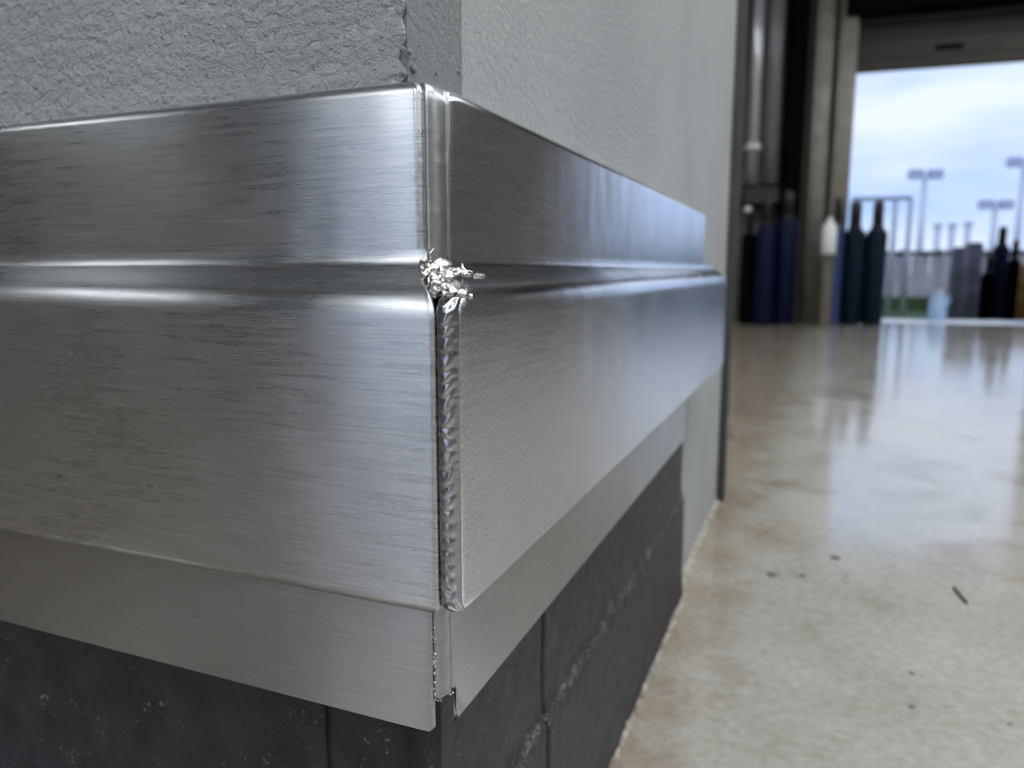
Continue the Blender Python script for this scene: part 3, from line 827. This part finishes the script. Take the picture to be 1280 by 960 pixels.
# fence
FN = 16.0
fence = empty('fence', dw(2, FN, -.2), 'pale pinkish sheet fence with dark top rail beyond the grass', 'fence')
fs0, _ = dpx(1090, 340, FN); fs1, _ = dpx(1300, 340, FN); fz = dpx(1170, 319, FN)[1]
ns = 20; pw = (fs1 - fs0 + .6) / ns
for i in range(ns):
    a = fs0 - .2 + i * pw
    dbox('panel', a + .012, a + pw - .012, FN - .015 - .012 * (i % 2), FN + .015, -.2, fz - .01 * (i % 3), 'fence', fence, .004)
dbox('top_rail', fs0 - .22, fs1 + .42, FN - .07, FN + .03, fz - .002, fz + .13, 'rail', fence, .01)
for i in range(0, ns + 1, 4):
    a = fs0 - .2 + i * pw
    dbox('post', a - .05, a + .05, FN + .032, FN + .13, -.21, fz + .18, 'rail', fence, .006)
# lamp posts
def lamp_post(px, pyt, D, label, grp):
    p = at_dist(px, pyt, D); b = Vector((p.x, p.y, -.35)); k = D / 55
    root = empty('light_pole', b, label, 'light pole', grp)
    mesh('pole', *tube_data([b, Vector((p.x, p.y, p.z - .2))], [.28 * k, .16 * k], 12), 'pole', root)
    d = Vector((math.cos(YAW), math.sin(YAW), 0))
    mesh('crossarm', *tube_data([p - d * .85 * k, p + d * .85 * k], .09 * k, 8), 'lampgrey', root)
    for q in (-.72, .72):
        c = p + d * q * k - Vector((0, 0, .1 * k))
        V, F = box_data(-.42 * k, .42 * k, -.3 * k, .3 * k, -.32 * k, .32 * k)
        mesh('floodlight', [tuple(c + d * x + Vector((-d.y, d.x, 0)) * y + Vector((0, 0, z_))) for x, y, z_ in V], F, 'lampgrey', root, False)
lamp_post(1157, 216, 55, 'tall floodlight pole above the fence, between pale halo bars and vent stacks', None)
lamp_post(1281, 201, 52, 'floodlight pole rising behind the dark blue cylinders', None)
lamp_post(1245, 254, 95, 'small distant floodlight pole behind the fence', None)
# pale bars added in place of a bright halo behind the teal cylinder
fr = empty('halo_bars', dw(*[dpx(1128, 300, 6)[0], 6, -.2]), 'pale bars standing in for a bright halo behind the teal cylinders', 'frame')
a0, zt0 = dpx(1066, 249, 6); a1, _ = dpx(1139, 249, 6)
mesh('crossbar', *tube_data([dw(a0, 6, zt0), dw(a1, 6, zt0)], .045, 10), 'pole', fr)
for a in (a0, a1, dpx(1120, 249, 6)[0]): mesh('upright', *tube_data([dw(a, 6, -.2), dw(a, 6, zt0)], .045, 10), 'pole', fr)
# three pale vent stacks beyond the fence
for i, px in enumerate((1173, 1191, 1211)):
    p = at_dist(px, 278 - (i == 2) * 2, 45); b = Vector((p.x, p.y, -.35))
    t = empty('vent_stack', b, ('pale vent stack nearest the tall floodlight pole, behind the fence', 'pale vent stack between two others behind the fence', 'pale vent stack above the mauve-grey drums, behind the fence')[i], 'vent stack', 'vent stacks behind the fence')
    hh = p.z + .35
    mesh('pipe', *lathe_data([(.19, 0), (.19, hh - .3)], b, 16), 'pole', t); mesh('cowl', *lathe_data([(.2, hh - .3), (.27, hh - .25), (.27, hh - .06), (.14, hh)], b, 16), 'pole', t)
# drums and cylinders on the apron
def drum(name, px0, px1, pyt, n, m, label, cat, group=None, cap=True):
    s0_, zt_ = dpx(px0, pyt, n); s1_, _ = dpx(px1, pyt, n); c = dw((s0_ + s1_) / 2, n, -.2); r = (s1_ - s0_) / 2; h = zt_ + .2
    root = empty(name, c, label, cat, group)
    mesh('body', *lathe_data([(r * .93, 0), (r, .03), (r, h * .32), (r * 1.03, h * .335), (r, h * .35), (r, h * .64), (r * 1.03, h * .655), (r, h * .67), (r, h - .05), (r * .9, h - .02), (r * .5, h - .012)], c, 24), m, root)
    if cap: mesh('lid', *lathe_data([(r * .8, h - .022), (r * .8, h - .006), (r * .3, h)], c, 20), 'grey_drum' if m != 'grey_drum' else 'rail', root)
    return root
G1 = 'mauve-grey drums on the apron'
drum('drum', 1189, 1209, 309, 4.3, 'grey_drum', 'mauve-grey drum outside next to the pale blue jug', 'drum')
drum('drum', 1207, 1230, 303, 4.9, 'grey_drum', 'taller mauve-grey drum between the smaller drum and navy cylinder', 'drum')
cylinder(1229, 1247, 317, 4.3, 'black', 'short black gas cylinder beside the mauve-grey drums', zb=-.2)
cylinder(1244, 1265, 283, 5.0, 'navy', 'tall navy gas cylinder outside between two black cylinders', zb=-.2)
cylinder(1262, 1279, 300, 4.3, 'black', 'black gas cylinder between navy cylinder and orange drum', zb=-.2)
drum('drum', 1276, 1300, 330, 4.9, 'orange', 'orange drum standing outside beside black gas cylinder', 'drum')
# jug
sj, zj = dpx(1174, 362, .8); cj = dw(sj, .8, -.004); hj = zj
jg = empty('jug', cj, 'pale blue plastic jug standing on the apron by the grass', 'jug')
mesh('body', *lathe_data([(.09, 0), (.105, .02), (.105, hj * .62), (.085, hj * .75), (.05, hj * .85), (.035, hj * .9)], cj), 'pale_blue', jg)
mesh('cap', *lathe_data([(.04, hj * .9), (.04, hj * .98), (.03, hj)], cj), 'white_plastic', jg)
mesh('handle', *tube_data([cj + DU * .06 + Vector((0, 0, hj * .84)), cj + DU * .12 + Vector((0, 0, hj * .8)), cj + DU * .125 + Vector((0, 0, hj * .6)), cj + DU * .1 + Vector((0, 0, hj * .5))], .012), 'pale_blue', jg)

# ================================================================== SMALL THINGS ON THE FLOOR
p0, p1 = on_z(1193, 735, .003), on_z(1210, 755, .003)
d = (p1 - p0)
nl = empty('nail', (p0 + p1) / 2 - Vector((0, 0, .003)), 'small dark nail lying on the concrete floor', 'nail')
mesh('shank', *tube_data([p0, p0 + d * .85, p1], [.003, .003, .0005], 8), 'nail', nl)
mesh('head', *tube_data([p0 - d.normalized() * .002, p0], .0028, 10), 'nail', nl)
for i, (px, py, r) in enumerate(((1140, 842, .004), (1185, 884, .005), (1044, 697, .009), (965, 719, .009), (1003, 720, .007), (1140, 884, .004), (1262, 905, .003), (1058, 720, .004))):
    p = on_z(px, py, 0)
    o = mesh('debris_crumb', *blob(p + Vector((0, 0, r * .14)), r, (1.2, 1.0, .2), i * 4.4, .4), 'nail' if i != 1 else 'mortar_edge', None, True, p)
    tag(o, ['dark', 'pale', 'dark', 'dark', 'dark', 'dark', 'dark', 'dark'][i] + ' flat crumb of grit lying on the concrete floor', 'grit', 'grit on the floor')

# ================================================================== CEILING LAMPS, UNSEEN, ADDED TO LIGHT THE HALL
for x, y in ((1.2, -6.5), (1.2, -2.2), (1.2, 2.2), (3.3, 6.3), (5.4, -6.5), (5.4, -2.2), (5.4, 2.2), (7.2, 6.3), (-4.0, -6.8), (-1.4, -6.8), (-3.2, 6.0), (-6.7, -3.6)):
    t = empty('added_ceiling_light', (x, y, 4.72), 'wide white light panel added out of view under the hall ceiling' if x > -6 else 'small white light panel added out of view near the dim side wall', 'added ceiling light', 'added hall ceiling lamps')
    bevel_box('housing', (x - .64, y - 1.82, 4.76), (x + .64, y + 1.82, 4.86), 'housing', t, .01)
    bevel_box('diffuser', (x - .60, y - 1.78, 4.72), (x + .60, y + 1.78, 4.759), 'glow', t, .008)
    if x < -6: t.scale = (.62, .62, 1)                      # smaller added panel, placed for the highlights along the ledge
    for yy in (y - .5, y + .5): mesh('hanger', *tube_data([(x, yy, 4.86), (x, yy, 5.0)], .008, 6), 'housing', t)
